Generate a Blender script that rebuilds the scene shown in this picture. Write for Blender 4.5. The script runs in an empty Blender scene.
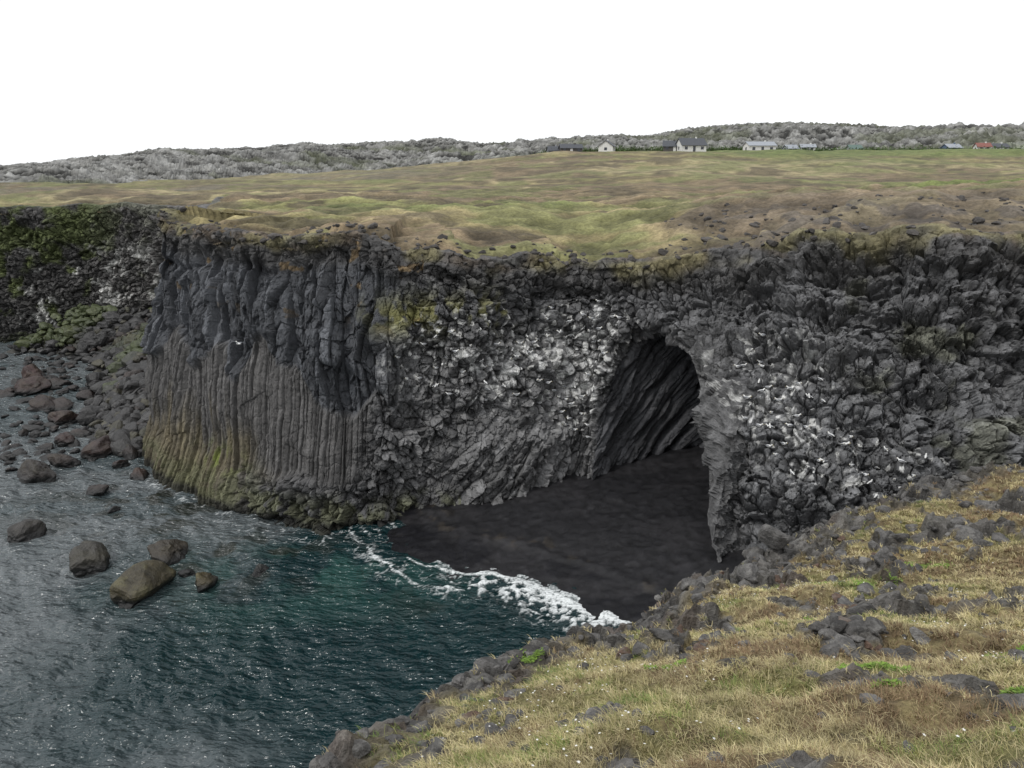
import bpy, bmesh, math, time
import numpy as np
T0=time.time()
f32=np.float32
scene=bpy.context.scene
rng=np.random.default_rng(7)

# ------------------------------------------------------------------ noise
def _hash(ix,iy,iz,seed):
    n=(ix.astype(np.uint32)*np.uint32(73856093))^(iy.astype(np.uint32)*np.uint32(19349663))^(iz.astype(np.uint32)*np.uint32(83492791))^np.uint32((seed*2654435761)&0xffffffff)
    n^=n>>np.uint32(15); n*=np.uint32(0x2c1b3c6d); n^=n>>np.uint32(12); n*=np.uint32(0x297a2d39); n^=n>>np.uint32(15)
    return n
def h01(ix,iy,iz,seed):
    return (_hash(ix,iy,iz,seed)&np.uint32(0xffffff)).astype(f32)/f32(16777215)
def vnoise(x,y,z,seed=0):
    x=np.asarray(x,dtype=f32);y=np.asarray(y,dtype=f32);z=np.asarray(z,dtype=f32)+0*x
    fx=np.floor(x);fy=np.floor(y);fz=np.floor(z)
    ix=fx.astype(np.int32);iy=fy.astype(np.int32);iz=fz.astype(np.int32)
    tx=x-fx;ty=y-fy;tz=z-fz
    tx=tx*tx*(3-2*tx);ty=ty*ty*(3-2*ty);tz=tz*tz*(3-2*tz)
    r=0
    for a in (0,1):
        wa=tx if a else 1-tx
        for b in (0,1):
            wb=ty if b else 1-ty
            for c in (0,1):
                wc=tz if c else 1-tz
                r=r+wa*wb*wc*h01(ix+a,iy+b,iz+c,seed)
    return r*2-1
def fbm(x,y,z,seed=0,oct=4,gain=.5):
    r=0;a=1.0;s=1.0;t=0
    for i in range(oct):
        r=r+a*vnoise(x*s+i*7.3,y*s+i*3.1,z*s+i*5.7,seed+i*13); t+=a; a*=gain; s*=2.03
    return r/t*1.6
def voro(x,y,z,seed=0,jit=.95):
    x=np.asarray(x,dtype=f32);y=np.asarray(y,dtype=f32);z=np.asarray(z,dtype=f32)
    ix=np.floor(x).astype(np.int32);iy=np.floor(y).astype(np.int32);iz=np.floor(z).astype(np.int32)
    F1=np.full(x.shape,9.,f32);F2=np.full(x.shape,9.,f32)
    hid=np.zeros(x.shape,np.uint32);ox=np.zeros(x.shape,f32);oy=ox.copy();oz=ox.copy()
    for a in (-1,0,1):
        for b in (-1,0,1):
            for c in (-1,0,1):
                jx=ix+a;jy=iy+b;jz=iz+c
                h=_hash(jx,jy,jz,seed)
                px=(h&np.uint32(1023)).astype(f32)/1023; py=((h>>np.uint32(10))&np.uint32(1023)).astype(f32)/1023; pz=((h>>np.uint32(20))&np.uint32(1023)).astype(f32)/1023
                dx=x-(jx+.5+(px-.5)*jit);dy=y-(jy+.5+(py-.5)*jit);dz=z-(jz+.5+(pz-.5)*jit)
                d=dx*dx+dy*dy+dz*dz
                m=d<F1
                F2=np.where(m,F1,np.minimum(F2,d))
                F1=np.where(m,d,F1)
                hid=np.where(m,h,hid);ox=np.where(m,dx,ox);oy=np.where(m,dy,oy);oz=np.where(m,dz,oz)
    hid=hid*np.uint32(0x9E3779B1); hid^=hid>>np.uint32(13)
    r=[((hid>>np.uint32(k))&np.uint32(255)).astype(f32)/255 for k in (0,8,16,24)]
    return np.sqrt(F1),np.sqrt(F2),r,(ox,oy,oz)
def ss(a,b,x):
    t=np.clip((x-a)/(b-a),0,1); return t*t*(3-2*t)
def mix(a,b,w):
    a=np.asarray(a,dtype=f32);b=np.asarray(b,dtype=f32)
    w=np.asarray(w,dtype=f32)
    return a*(1-w[...,None])+b*w[...,None]
def gauss(x,c,s): return np.exp(-((x-c)/s)**2)

# ------------------------------------------------------------------ mesh helpers
def make_mesh(name,V,F,mats,col=None,attrs=None,smooth=False,mi=None,link=True):
    V=np.asarray(V,dtype=f32);F=np.asarray(F,dtype=np.int32)
    me=bpy.data.meshes.new(name)
    k=F.shape[1]
    me.vertices.add(len(V));me.vertices.foreach_set('co',V.ravel())
    me.loops.add(F.size);me.loops.foreach_set('vertex_index',F.ravel())
    me.polygons.add(len(F))
    me.polygons.foreach_set('loop_start',np.arange(0,F.size,k,dtype=np.int32))
    me.polygons.foreach_set('loop_total',np.full(len(F),k,dtype=np.int32))
    me.update(calc_edges=True)
    if smooth: me.polygons.foreach_set('use_smooth',np.ones(len(F),dtype=bool))
    else: me.polygons.foreach_set('use_smooth',np.zeros(len(F),dtype=bool))
    if col is not None:
        a=me.color_attributes.new('Col','FLOAT_COLOR','POINT')
        c=np.ones((len(V),4),f32);c[:,:3]=col
        a.data.foreach_set('color',c.ravel())
    for n,arr in (attrs or {}).items():
        a=me.attributes.new(n,'FLOAT','POINT');a.data.foreach_set('value',np.asarray(arr,dtype=f32).ravel())
    if not isinstance(mats,(list,tuple)): mats=[mats]
    for m in mats: me.materials.append(m)
    if mi is not None: me.polygons.foreach_set('material_index',np.asarray(mi,dtype=np.int32))
    me.update()
    ob=bpy.data.objects.new(name,me)
    if link: scene.collection.objects.link(ob)
    return ob
def grid_faces(nr,nc):
    i=np.arange((nr-1)*(nc-1));r=i//(nc-1);c=i%(nc-1);a=r*nc+c
    return np.stack([a,a+1,a+nc+1,a+nc],1)

# ------------------------------------------------------------------ materials
def new_mat(name):
    m=bpy.data.materials.new(name);m.use_nodes=True
    return m,m.node_tree.nodes,m.node_tree.links,m.node_tree.nodes['Principled BSDF']
def tex_noise(N,L,co,scale,detail=4,rough=.6):
    n=N.new('ShaderNodeTexNoise');n.inputs['Scale'].default_value=scale;n.inputs['Detail'].default_value=detail;n.inputs['Roughness'].default_value=rough
    L.new(co,n.inputs['Vector']);return n.outputs['Fac']
def maprange(N,L,v,a,b,c,d):
    n=N.new('ShaderNodeMapRange');L.new(v,n.inputs[0])
    for i,x in enumerate((a,b,c,d)): n.inputs[i+1].default_value=x
    return n.outputs[0]
def math_(N,L,op,a,b):
    n=N.new('ShaderNodeMath');n.operation=op
    for i,x in enumerate((a,b)):
        if isinstance(x,(int,float)): n.inputs[i].default_value=x
        else: L.new(x,n.inputs[i])
    return n.outputs[0]
def ground_mat(name,s1,s2,bump,lo=.6,hi=1.4,rough=.9,vor=None,spec=.25):
    m,N,L,P=new_mat(name)
    at=N.new('ShaderNodeAttribute');at.attribute_name='Col'
    tc=N.new('ShaderNodeTexCoord');co=tc.outputs['Object']
    n1=tex_noise(N,L,co,s1,4,.65);n2=tex_noise(N,L,co,s2,4,.7)
    a=maprange(N,L,n1,.3,.7,lo,hi);b=maprange(N,L,n2,.3,.7,lo,hi)
    mul=math_(N,L,'MULTIPLY',a,b)
    v=N.new('ShaderNodeVectorMath');v.operation='SCALE';L.new(at.outputs['Color'],v.inputs[0]);L.new(mul,v.inputs['Scale'])
    L.new(v.outputs[0],P.inputs['Base Color'])
    P.inputs['Roughness'].default_value=rough
    P.inputs['Specular IOR Level'].default_value=spec
    h=math_(N,L,'ADD',n1,math_(N,L,'MULTIPLY',n2,.5))
    bp=N.new('ShaderNodeBump');bp.inputs['Strength'].default_value=bump;bp.inputs['Distance'].default_value=.15;L.new(h,bp.inputs['Height']);L.new(bp.outputs[0],P.inputs['Normal'])
    return m
M_rock=ground_mat('basalt_rock',2.2,9,.7,.72,1.3,.85,None,.35)
M_grass=ground_mat('grassland',.5,4.5,1.0,.6,1.36,.95)
M_lava=ground_mat('lava_moss',.06,.35,.9,.55,1.45,.95)
M_fgsoil=ground_mat('turf',3.,22,.8,.65,1.35,.95)
M_fgrock=ground_mat('grey_rock',5,24,.8,.65,1.35,.85,None,.3)
M_sand=ground_mat('black_sand',2.2,34,.45,.65,1.3,.5,None,.35)
M_boulder=ground_mat('shore_boulder',2.2,11,.7,.6,1.4,.5,None,.5)
m,N,L,P=new_mat('grass_blade');at=N.new('ShaderNodeAttribute');at.attribute_name='Col'
tcb=N.new('ShaderNodeTexCoord');nb=tex_noise(N,L,tcb.outputs['Object'],3,2,.5)
vb=N.new('ShaderNodeVectorMath');vb.operation='SCALE';L.new(at.outputs['Color'],vb.inputs[0]);L.new(maprange(N,L,nb,.3,.7,.75,1.25),vb.inputs['Scale']);L.new(vb.outputs[0],P.inputs['Base Color'])
P.inputs['Roughness'].default_value=.7;P.inputs['Specular IOR Level'].default_value=.2;M_blade=m
def flat_mat(name,c,rough=.7,var=.15,scale=3):
    m,N,L,P=new_mat(name);tc=N.new('ShaderNodeTexCoord');n=tex_noise(N,L,tc.outputs['Object'],scale,5,.6)
    r=N.new('ShaderNodeValToRGB');r.color_ramp.elements[0].position=.3;r.color_ramp.elements[1].position=.7
    r.color_ramp.elements[0].color=(*[x*(1-var) for x in c],1);r.color_ramp.elements[1].color=(*[min(1,x*(1+var)) for x in c],1)
    L.new(n,r.inputs[0]);L.new(r.outputs[0],P.inputs['Base Color']);P.inputs['Roughness'].default_value=rough
    return m

# ------------------------------------------------------------------ cliff layout (world metres, sea level z=0)
base=np.array([(-150,84),(-80,91),(-58,91.5),(-43,93),(-37,90),(-31,72),(-27.5,58),(-24.5,52),(-19.5,47.2),(-14.7,43.3),(-9.2,41.8),(-4,43.3),(1,43.8),(4.8,45.5),(9.9,36.3),(12.5,34),(17,33),(24,32),(32,33),(60,36)],float)
top=np.array([(-150,88,15),(-80,95,15.3),(-58,96,15.3),(-43,98,15.4),(-33,92,16.0),(-28,72,16.3),(-24.3,57,16.5),(-22,53.5,16.5),(-18.5,50.5,16.3),(-14,48,16.2),(-9,45.5,15.9),(-4,46.5,15.3),(1,47.8,14.9),(5,48,14.8),(11.5,46.5,15.6),(15,45.5,15.9),(19,43.5,16.2),(25,40.5,16.5),(33,40,16.8),(60,44,17.6)],float)
cave=np.array([(4.8,45.5),(7.5,48),(11,49.6),(14.5,48.5),(15,44),(12.6,39.5),(9.9,36.3)],float)
cnt=[50,170,190,70,60,90,120,190,180,170,140,150,130,350,100,150,180,120,50]
def crom(P,u):
    P=np.asarray(P,float);n=len(P);i=np.clip(np.floor(u).astype(int),0,n-2);t=(u-i)[:,None]
    p1=P[i];p2=P[i+1];p0=np.where((i>0)[:,None],P[np.maximum(i-1,0)],2*p1-p2);p3=np.where((i<n-2)[:,None],P[np.minimum(i+2,n-1)],2*p2-p1)
    return .5*((2*p1)+(-p0+p2)*t+(2*p0-5*p1+4*p2-p3)*t*t+(-p0+3*p1-3*p2+p3)*t**3)
def topf(u):
    q=crom(top,u)
    z0=0*u
    q=q.copy()
    q[:,2]+=.46*fbm(u*1.1,z0,z0,881,3)+.22*fbm(u*5,z0,z0,882,2)
    q[:,1]+=.8*fbm(u*1.5,z0,z0,883,3)*np.clip((u-5)*2,0,1)
    return q
S=np.concatenate([k+np.arange(c)/c for k,c in enumerate(cnt)]+[[19.0]])
B=crom(base,S);Tp=topf(S)
cc=np.clip(S-13,0,1)
Cv=crom(cave,cc*6);incave=((S>=13)&(S<=14))
NC=len(S);NF=300;NE=30
zt=Tp[:,2]
v=np.linspace(0,1,NF)[:,None]
Z=-1.5+(zt[None,:]+1.5)*v
b=np.clip(v*.9+.1*v**4,0,1)
X=B[:,0]*(1-b)+Tp[:,0]*b; Y=B[:,1]*(1-b)+Tp[:,1]*b
zarch=11.2*(np.clip(4*cc*(1-cc),0,1)+1e-6)**.33
w=(1-ss(0,1,(Z-(zarch-1.6))/1.9))*incave
lean=np.clip(Z/11,0,1)*.25
cx=Cv[:,0]*(1-lean)+X*lean; cy=Cv[:,1]*(1-lean)+Y*lean
X=X*(1-w)+cx*w; Y=Y*(1-w)+cy*w
dT=np.gradient(crom(top,S)[:,:2],axis=0)
for _ in range(30): dT[1:-1]=(dT[:-2]+dT[1:-1]+dT[2:])/3
dT/=np.linalg.norm(dT,axis=1)[:,None]+1e-9
nT=np.stack([-dT[:,1],dT[:,0]],1)
e=np.linspace(.1,5.5,NE)[:,None]
Xe=Tp[:,0]+nT[:,0]*e;Ye=Tp[:,1]+nT[:,1]*e;Ze=zt+.10*np.sin(np.clip(e,0,1.2)/1.2*math.pi)-.07*np.clip(e-.6,0,9)
X=np.vstack([X,Xe]);Y=np.vstack([Y,Ye]);Z=np.vstack([Z,Ze])
Sg=np.broadcast_to(S,X.shape);caveW=np.vstack([w,np.zeros_like(Xe)])
ccg=np.broadcast_to(cc,X.shape)
NR=NF+NE
ontop=np.vstack([np.zeros((NF,1)),np.ones((NE,1))])*np.ones((1,NC))
Larc=np.concatenate([[0],np.cumsum(np.linalg.norm(np.diff(crom((base+top[:,:2])/2,S),axis=0),axis=1))])
Lg=np.broadcast_to(Larc,X.shape).astype(f32)
def normals(X,Y,Z):
    Ps=np.stack([X,Y,Z],-1);du=np.gradient(Ps,axis=1);dv=np.gradient(Ps,axis=0)
    n=np.cross(du,dv);n/=np.linalg.norm(n,axis=-1)[...,None]+1e-9
    return n
n0=normals(X,Y,Z)
for _ in range(24):
    n0[1:-1]=(n0[:-2]+n0[1:-1]*2+n0[2:])/4
    n0[:,1:-1]=(n0[:,:-2]+n0[:,1:-1]*2+n0[:,2:])/4
n0/=np.linalg.norm(n0,axis=-1)[...,None]+1e-9
X=X.astype(f32);Y=Y.astype(f32);Z=Z.astype(f32)
main=ss(5.2,6,Sg)
topd=np.where(ontop>0,-np.vstack([np.zeros((NF,1)),e])*.5,zt[None,:]-Z)    # distance below the rim
face=ss(-.2,1.5,topd)
right=ss(13.8,14.6,Sg)
zB=(8.9+1.8*vnoise(Lg/1.6,0*X,0*X,5)-ss(-15,-8,X)*2.0).astype(f32)
mCol=main*(1-ss(-10.5,-7.5,X+1.2*vnoise(X/3,Z/3,0*X,9)))*(1-ss(zB-.3,zB+.3,Z))
mFoot=main*ss(-19,-14,X)*(1-ss(-7,-4,X))*(1-ss(1.8,3.2,Z+.8*vnoise(X/2,Z/2,0*X,10)))
mCol=mCol*(1-mFoot)
mBig=main*(1-ss(-8,-4,X))*ss(zB-.3,zB+.3,Z)*(1-ss(.9,2.0,2.6-topd))
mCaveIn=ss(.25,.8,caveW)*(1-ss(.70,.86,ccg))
mFan=main*ss(-6,-3,X)*(1-ss(5.0,6.,X))*(1-ss(4,6,Z+vnoise(X/1.5,Z/1.5,0*X,14)))*(1-mCaveIn)*(1-mFoot)*(1-mCol)*(Sg<13.3)
mBlk=np.clip(1-mCol-mBig-mCaveIn-mFan,0,1)
# large forms
d=1.1*fbm(X/6,Y/6,Z/6,21,4)*face*(1-.55*mCol)+.4*fbm(X/1.8,Y/1.8,Z/1.8,31,3)*face*(1-.8*mCol-.6*mBig)
d+=right*face*(1.1*fbm(X/3.2,Y/3.2,Z/2.4,41,3))
d+=-mBig*.12+mBig*.45*fbm(Lg/1.8,0*X,Z/9,44,2)
d+=mCol*(.30*fbm(Lg/2.2,0*X,Z/20,47,3)+ .9*ss(3.5,0,Z))
d-=face*main*.45*gauss(topd,2.0+.9*vnoise(X/4,Y/4,0*X,3),.3)*ss(-.4,.3,vnoise(X/3,Y/3,0*X,4))
for hx,hz,sx,sz,am in ((20.6,9.6,1.0,1.5,2.8),(18.0,12.6,2.4,.6,2.2),(15.5,12.0,1.3,.5,1.4),(22.5,12.0,1.2,.9,1.6),(13.3,13.2,1.5,.5,1.1),(3.2,12.4,2.5,.35,.8),(-6.5,9.4,1.3,.8,.8),(17.5,7.0,.8,.9,1.1),(24,9,1.,1.4,1.5)):
    d-=face*am*gauss(X+.35*vnoise(X,Y,Z,77),hx,sx)*gauss(Z+.35*vnoise(X,Z,Y,78),hz,sz)*(Y<60)
lip=np.exp(-((Z-zarch[None,:])/.9)**2)*(incave)[None,:]
d+=.35*lip*face
d=np.where(caveW>.05,d*(1-.6*ss(.05,.6,caveW)),d)
Xb=X+n0[...,0]*d;Yb=Y+n0[...,1]*d;Zb=Z+n0[...,2]*d
shade=np.ones_like(X)
warpx=.10*vnoise(Xb*1.3,Yb*1.3,Zb*1.3,61);warpz=.10*vnoise(Xb*1.3,Yb*1.3,Zb*1.3,62)
def layer(mask,cx,cy,cz,seed,A,T,G,gw,Rnd,jit=.9):
    idx=np.nonzero(mask>.01)
    F1,F2,r,o=voro(cx[idx],cy[idx],cz[idx],seed,jit)
    dd=(r[0]-.5)*A+T*(o[0]*(r[1]-.5)+o[1]*(r[2]-.5)+o[2]*(r[3]-.5))*2-G*np.exp(-(F2-F1)/gw)-Rnd*F1*F1
    D=np.zeros(mask.shape,f32);Sx=np.ones(mask.shape,f32);R=np.zeros(mask.shape,f32)
    D[idx]=dd*mask[idx];Sx[idx]=1+(r[1]-.5)*.7*mask[idx];R[idx]=r[2]
    return D,Sx,R
disp=np.zeros_like(X)
Xw=Xb+warpx;Zw=Zb+warpz
# slender columns (left): straight, running up the face
Lc=Lg+.05*vnoise(Lg/3,Z/5,0*X,63)-.05*(Z-3)*ss(4,0,Z)
D,s,_=layer(mCol,Lc/.30,0*X+.5,Zb/30.0,101,.26,.16,.17,.09,.10,.75);disp+=D;shade*=.4+.6*s
D,s,_=layer(mCol,Lc/.30,0*X+.5,Zb/.8,103,.05,.03,.05,.05,.0);disp+=D
D,s,_=layer(mCol,Lc/1.3,0*X+.5,Zb/3.2,104,.24,.05,.05,.03,.0);disp+=D
# thick broken columns of the upper tier
Lb=Lg+.06*vnoise(Lg/2,Z/2,0*X,64)
D,s,_=layer(mBig,Lb/.62,0*X+.5,Zw/3.2,111,.75,.50,.24,.05,.0,.8);disp+=D;shade*=s
D,s,_=layer(mBig,Lb/.62,Yb/1.2,Zw/.9,112,.24,.22,.06,.05,.0);disp+=D
D,s,_=layer(mBig,Lb/.22,Yb/.3,Zw/.5,113,.08,.08,.03,.08,.0);disp+=D
# polygonal blocks (coarser toward the near right-hand wall)
D,s,R1=layer(mBlk*(1-right),Xw/.52,Yb/.52,Zw/.52,121,.42,.44,.18,.07,.10);disp+=D;shade*=s
D,s,R1b=layer(mBlk*right,Xw/.64,Yb/.64,Zw/.60,125,.44,.50,.20,.07,.08);disp+=D;shade*=s
R1=np.where(right>.5,R1b,R1)
D,s,R2=layer(mBlk,Xw/1.9,Yb/1.9,Zw/1.4,122,.65,.4,.2,.05,.0);disp+=D
D,s,R3=layer(mBlk,Xw/.27,Yb/.27,Zw/.27,123,.10,.12,.04,.10,.02);disp+=D;shade*=.5+.5*s
# fan columns near cave
th=np.arctan2(Xb-6.6,12.0-Zb);rr=np.hypot(Xb-6.6,12.0-Zb)
D,s,_=layer(mFan,th*9/.36,Yb/1.2,rr/1.9,131,.36,.25,.18,.08,.1);disp+=D;shade*=s
D,s,_=layer(mFan,Xw/.4,Yb/.4,Zw/.4,133,.2,.2,.06,.08,.03);disp+=D;shade*=.5+.5*s
# cave interior columns, leaning
ang=math.radians(38)
pa=(Xb+.25*Yb)*math.cos(ang)-Zb*math.sin(ang);pb=(Xb)*math.sin(ang)+Zb*math.cos(ang)
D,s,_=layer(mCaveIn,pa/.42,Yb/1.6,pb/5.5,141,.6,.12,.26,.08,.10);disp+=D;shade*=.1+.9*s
D,s,_=layer(mCaveIn,pa/.42,Yb/.8,pb/1.2,142,.14,.1,.04,.05,.0);disp+=D
disp*=.10+.90*ss(-.3,1.6,topd)
nearlip=ss(13.72,13.9,Sg)*(1-ss(14.02,14.5,Sg))*ss(13.0,10.5,Z)
disp*=1-.55*nearlip
disp+=.03*fbm(Xb*5,Yb*5,Zb*5,151,2)
X2=Xb+n0[...,0]*disp;Y2=Yb+n0[...,1]*disp;Z2=Zb+n0[...,2]*disp
# ---- colours (albedo)
C=np.empty(X.shape+(3,),f32);C[:]=(.103,.103,.105)
C=mix(C,(.080,.084,.092),mBig)
C=mix(C,(.096,.093,.091),mCol)
lightm=main*ss(-9,-5,X)*(1-ss(9.5,12,Z))*(1-mCaveIn)
C=mix(C,(.150,.149,.149),lightm*.8)
C=mix(C,(.132,.134,.138),right*(1-ss(8,13,Z))*.8)
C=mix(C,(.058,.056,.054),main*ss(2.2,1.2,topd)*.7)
C=mix(C,(.11,.085,.06),main*ss(.9,.2,topd)*ss(-.2,.3,vnoise(X/1.5,Y/1.5,Z,201))*.8)
C=mix(C,(.15,.135,.07),main*ss(1.2,.1,topd+.9*vnoise(X/1.3,Y/1.3,Z,205))*ss(-.1,.3,vnoise(X/2.5,Y/2.5,Z,206))*.8)
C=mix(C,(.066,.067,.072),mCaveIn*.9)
C=mix(C,(.085,.085,.086),nearlip*.6)
nzA=fbm(X/2.,Y/2.,Z/2.,210,4);nzB=fbm(X/.5,Y/.5,Z/.9,211,4)
stn=fbm(Lg/.5,0*X,Z/5,212,3)
st=mCol*ss(-13,-18.5,X+nzA*2)*ss(6.0,1.8,Z+nzA*1.2+stn*1.5)
C=mix(C,(.140,.112,.050),st*.55)
C=mix(C,(.12,.15,.028),main*gauss(X,-17.8,1.8)*gauss(Z,2.6,.8)*ss(-.2,.3,nzB)*.8)
C=mix(C,(.105,.11,.06),main*ss(2.2,.8,Z+nzA*.5)*(X<-3)*ss(-.3,.3,nzB+.2)*.75*(1-right))
C=mix(C,(.02,.02,.018),main*ss(.6,.2,Z+nzB*.15)*.85)
ms=main*ss(-9.5,-6.5,X)*(1-ss(-1,1,X))*gauss(Z,11.8,1.0)
C=mix(C,(.14,.135,.045),ms*ss(-.30,.2,nzB+nzA*.6)*.88)
C=mix(C,(.19,.125,.05),main*(X<-5)*ss(5.5,3,topd)*ss(.5,.66,fbm(X/.9,Y/.9,Z/.9,215,3))*.6)
C=mix(C,(.11,.115,.05),right*ss(16,19,X)*ss(.15,.5,nzA)*.35)
C*=np.clip(shade,.35,1.8)[...,None]
C*=(1+.25*nzB)[...,None]
# guano: splashes on individual blocks and ledges
g=gauss(X,1.0,5.2)*gauss(Z,8.8,2.0)*.98+gauss(X,4.2,1.5)*gauss(Z,7.2,3.0)*.98+gauss(X,12.4,2.8)*gauss(Z,8.0,1.8)*.92+gauss(X,17.5,3.8)*gauss(Z,5.8,1.6)*.55+gauss(X,5.5,1.6)*gauss(Z,10.8,1.1)*.7+gauss(X,-3,4)*gauss(Z,10,2.)*.4+gauss(X,14.5,2.2)*gauss(Z,10,1.6)*.3
g=g*main*(1-mCaveIn*.9)*face*(1-.8*nearlip)
gm=np.clip(g,0,1)
spl=fbm(X/.26,Y/.26,Z/.5,222,3)
gu=ss(.64,.82,gm*.46+.34*R1+.28*spl+.20*nzA+.07)*ss(.06,.3,gm)
C=mix(C,(.56,.56,.55),np.clip(gu*.9,0,1))
sp=main*face*ss(.84,.90,R3)*ss(.03,.4,gm)*(1-mCaveIn)
C=mix(C,(.60,.60,.58),sp*.85)
# far-left cliff
far=(1-ss(4.6,5.2,Sg))
Cf=np.empty_like(C);Cf[:]=(.062,.06,.058)
Cf=mix(Cf,(.075,.09,.035),ss(-.1,.35,nzA+.5*ss(-50,-62,X)+.35*ss(8,1,topd)-.35))
Cf=mix(Cf,(.12,.115,.11),ss(-52,-44,X)*.7)
gf=ss(.36,.6,fbm(X/1.2,Y/1.2,Z/1.2,230,3)+.35*gauss(X,-46,4)+.1*gauss(X,-56,3))*ss(12,9,Z)*ss(-60,-54,X)
Cf=mix(Cf,(.45,.45,.43),gf*.7)
Cf=mix(Cf,(.02,.02,.018),ss(1.4,.8,Z+nzB*.3)*.8)
Cf*=np.clip(shade,.5,1.5)[...,None]
C=C*(1-far[...,None])+Cf*far[...,None]
C=mix(C,(.15,.13,.07),ss(.8,1.8,-topd*2)*ontop)
C=np.clip(C,.008,.8)
V=np.stack([X2,Y2,Z2],-1).reshape(-1,3)
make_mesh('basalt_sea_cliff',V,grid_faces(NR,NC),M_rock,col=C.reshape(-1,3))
cliffP=np.stack([X2,Y2,Z2],-1);cliffN=n0
print('cliff',time.time()-T0)

# ------------------------------------------------------------------ plateau
us=np.linspace(0,19,420)
rim=topf(us)
rim=np.vstack([[-700,70,15],rim,[400,70,20]])
def inside(P,x,y):
    c=np.zeros(x.shape,bool);j=len(P)-1
    for i in range(len(P)):
        xi,yi=P[i][:2];xj,yj=P[j][:2]
        if yi!=yj:
            c^=((yi>y)!=(yj>y))&(x<(xj-xi)*(y-yi)/(yj-yi)+xi)
        j=i
    return c
def rim_dist(x,y):
    best=np.full(x.shape,1e9,f32);zz=np.zeros(x.shape,f32);x=x.astype(f32);y=y.astype(f32)
    for i in range(len(rim)-1):
        ax,ay,az=rim[i];bx,by,bz=rim[i+1];ex=bx-ax;ey=by-ay;l2=ex*ex+ey*ey+1e-9
        t=np.clip(((x-ax)*ex+(y-ay)*ey)/l2,0,1);dx=x-(ax+t*ex);dy=y-(ay+t*ey);dd=dx*dx+dy*dy
        m=dd<best;best=np.where(m,dd,best);zz=np.where(m,az+t*(bz-az),zz)
    ins=inside(np.vstack([rim,[400,9000,0],[-700,9000,0]]),x,y)
    return np.sqrt(best)*np.where(ins,1,-1),zz
NA=900
an=np.radians(np.linspace(-56,52,NA))
rad=np.concatenate([np.linspace(38,62,150)[:-1],np.linspace(62,120,200)[:-1],np.geomspace(120,3500,190)]);NRr=len(rad)
rg,ag=np.meshgrid(rad,an,indexing='ij')
px=rg*np.sin(ag);py=rg*np.cos(ag)
sd,rz=rim_dist(px,py)
def Hfar(x,y): 
    return 16.3+7.4*ss(110,290,y)*ss(-90,40,x)+1.0*ss(60,160,y)*ss(-20,30,x)
k=ss(1.5,15,sd)
nearR=ss(170,70,rg)
H=rz*(1-k)+Hfar(px,py)*k
pn=fbm(px/14,py/14,0*px,301,4);pn2=fbm(px/2.2,py/2.2,0*px,302,4)*nearR;pn3=fbm(px/45,py/22,0*px,303,3)
pt=fbm(px/1.1,py/1.1,0*px,311,3)*nearR
H=H+pn*.75*ss(3,15,sd)+pn3*.9*ss(15,60,sd)*(1-ss(250,300,py))+pn2*.30*ss(.5,3,sd)+.11*pt*ss(.2,1.5,sd)
hump=ss(2,12,sd)*ss(5,20,px)*(1-ss(70,95,py))
H=H+(1.5+.6*pn)*hump
H=H+(-.28+.60*ss(.2,1.9,sd+pn2*.9+pn*.7))*ss(40,6,sd)
H=H-.5*ss(.7,.1,sd)
ok=(sd>np.where(rg>82,-.35,.18))
F=grid_faces(NRr,NA);okf=ok.ravel()[F].all(1)
G=np.empty(px.shape+(3,),f32);G[:]=(.235,.20,.102)
pm=fbm(px/7,py/5,0*px,309,4);pf=fbm(px/28,py/9,0*px,310,4)
G=mix(G,(.145,.165,.06),ss(.0,.35,pn)*.6)
G=mix(G,(.31,.262,.155),ss(-.05,.4,pn3)*.75)
G=mix(G,(.155,.115,.078),ss(-.02,.25,pf)*.8)
G=mix(G,(.095,.078,.052),ss(.08,.36,pm)*.8)
G=mix(G,(.11,.135,.05),ss(.15,.42,-pm)*.55)
G=mix(G,(.10,.082,.06),ss(1.6,.4,sd+pn2*1.8)*.75)
G=mix(G,(.155,.125,.09),ss(9,17,px)*ss(20,7,sd+pn*6)*(py<95)*.85)
G=mix(G,(.07,.062,.055),ss(9,17,px)*ss(16,5,sd+pn*5)*(py<90)*ss(.05,.35,pt+.5*pm)*.8)
G=mix(G,(.11,.15,.045),ss(160,240,py)*ss(20,80,px)*ss(-.3,.3,pn3+.2)*.75)
G=mix(G,(.12,.17,.04),ss(24,36,px)*gauss(sd,30,9)*ss(-.1,.3,pm)*.6)
G=mix(G,(.19,.17,.10),ss(120,220,py)*(1-ss(-40,20,px))*.5)
G=mix(G,(.14,.13,.10),ss(.3,.6,pf+.3*pm)*ss(0,-40,px)*ss(90,140,py)*.7)
G*=(1+.42*pn2+.32*pt)[...,None]
V=np.stack([px,py,H],-1).reshape(-1,3)
make_mesh('grass_plateau_ground',V,F[okf],M_grass,col=np.clip(G,.01,.6).reshape(-1,3),smooth=True)
print('plateau',time.time()-T0)

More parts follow.
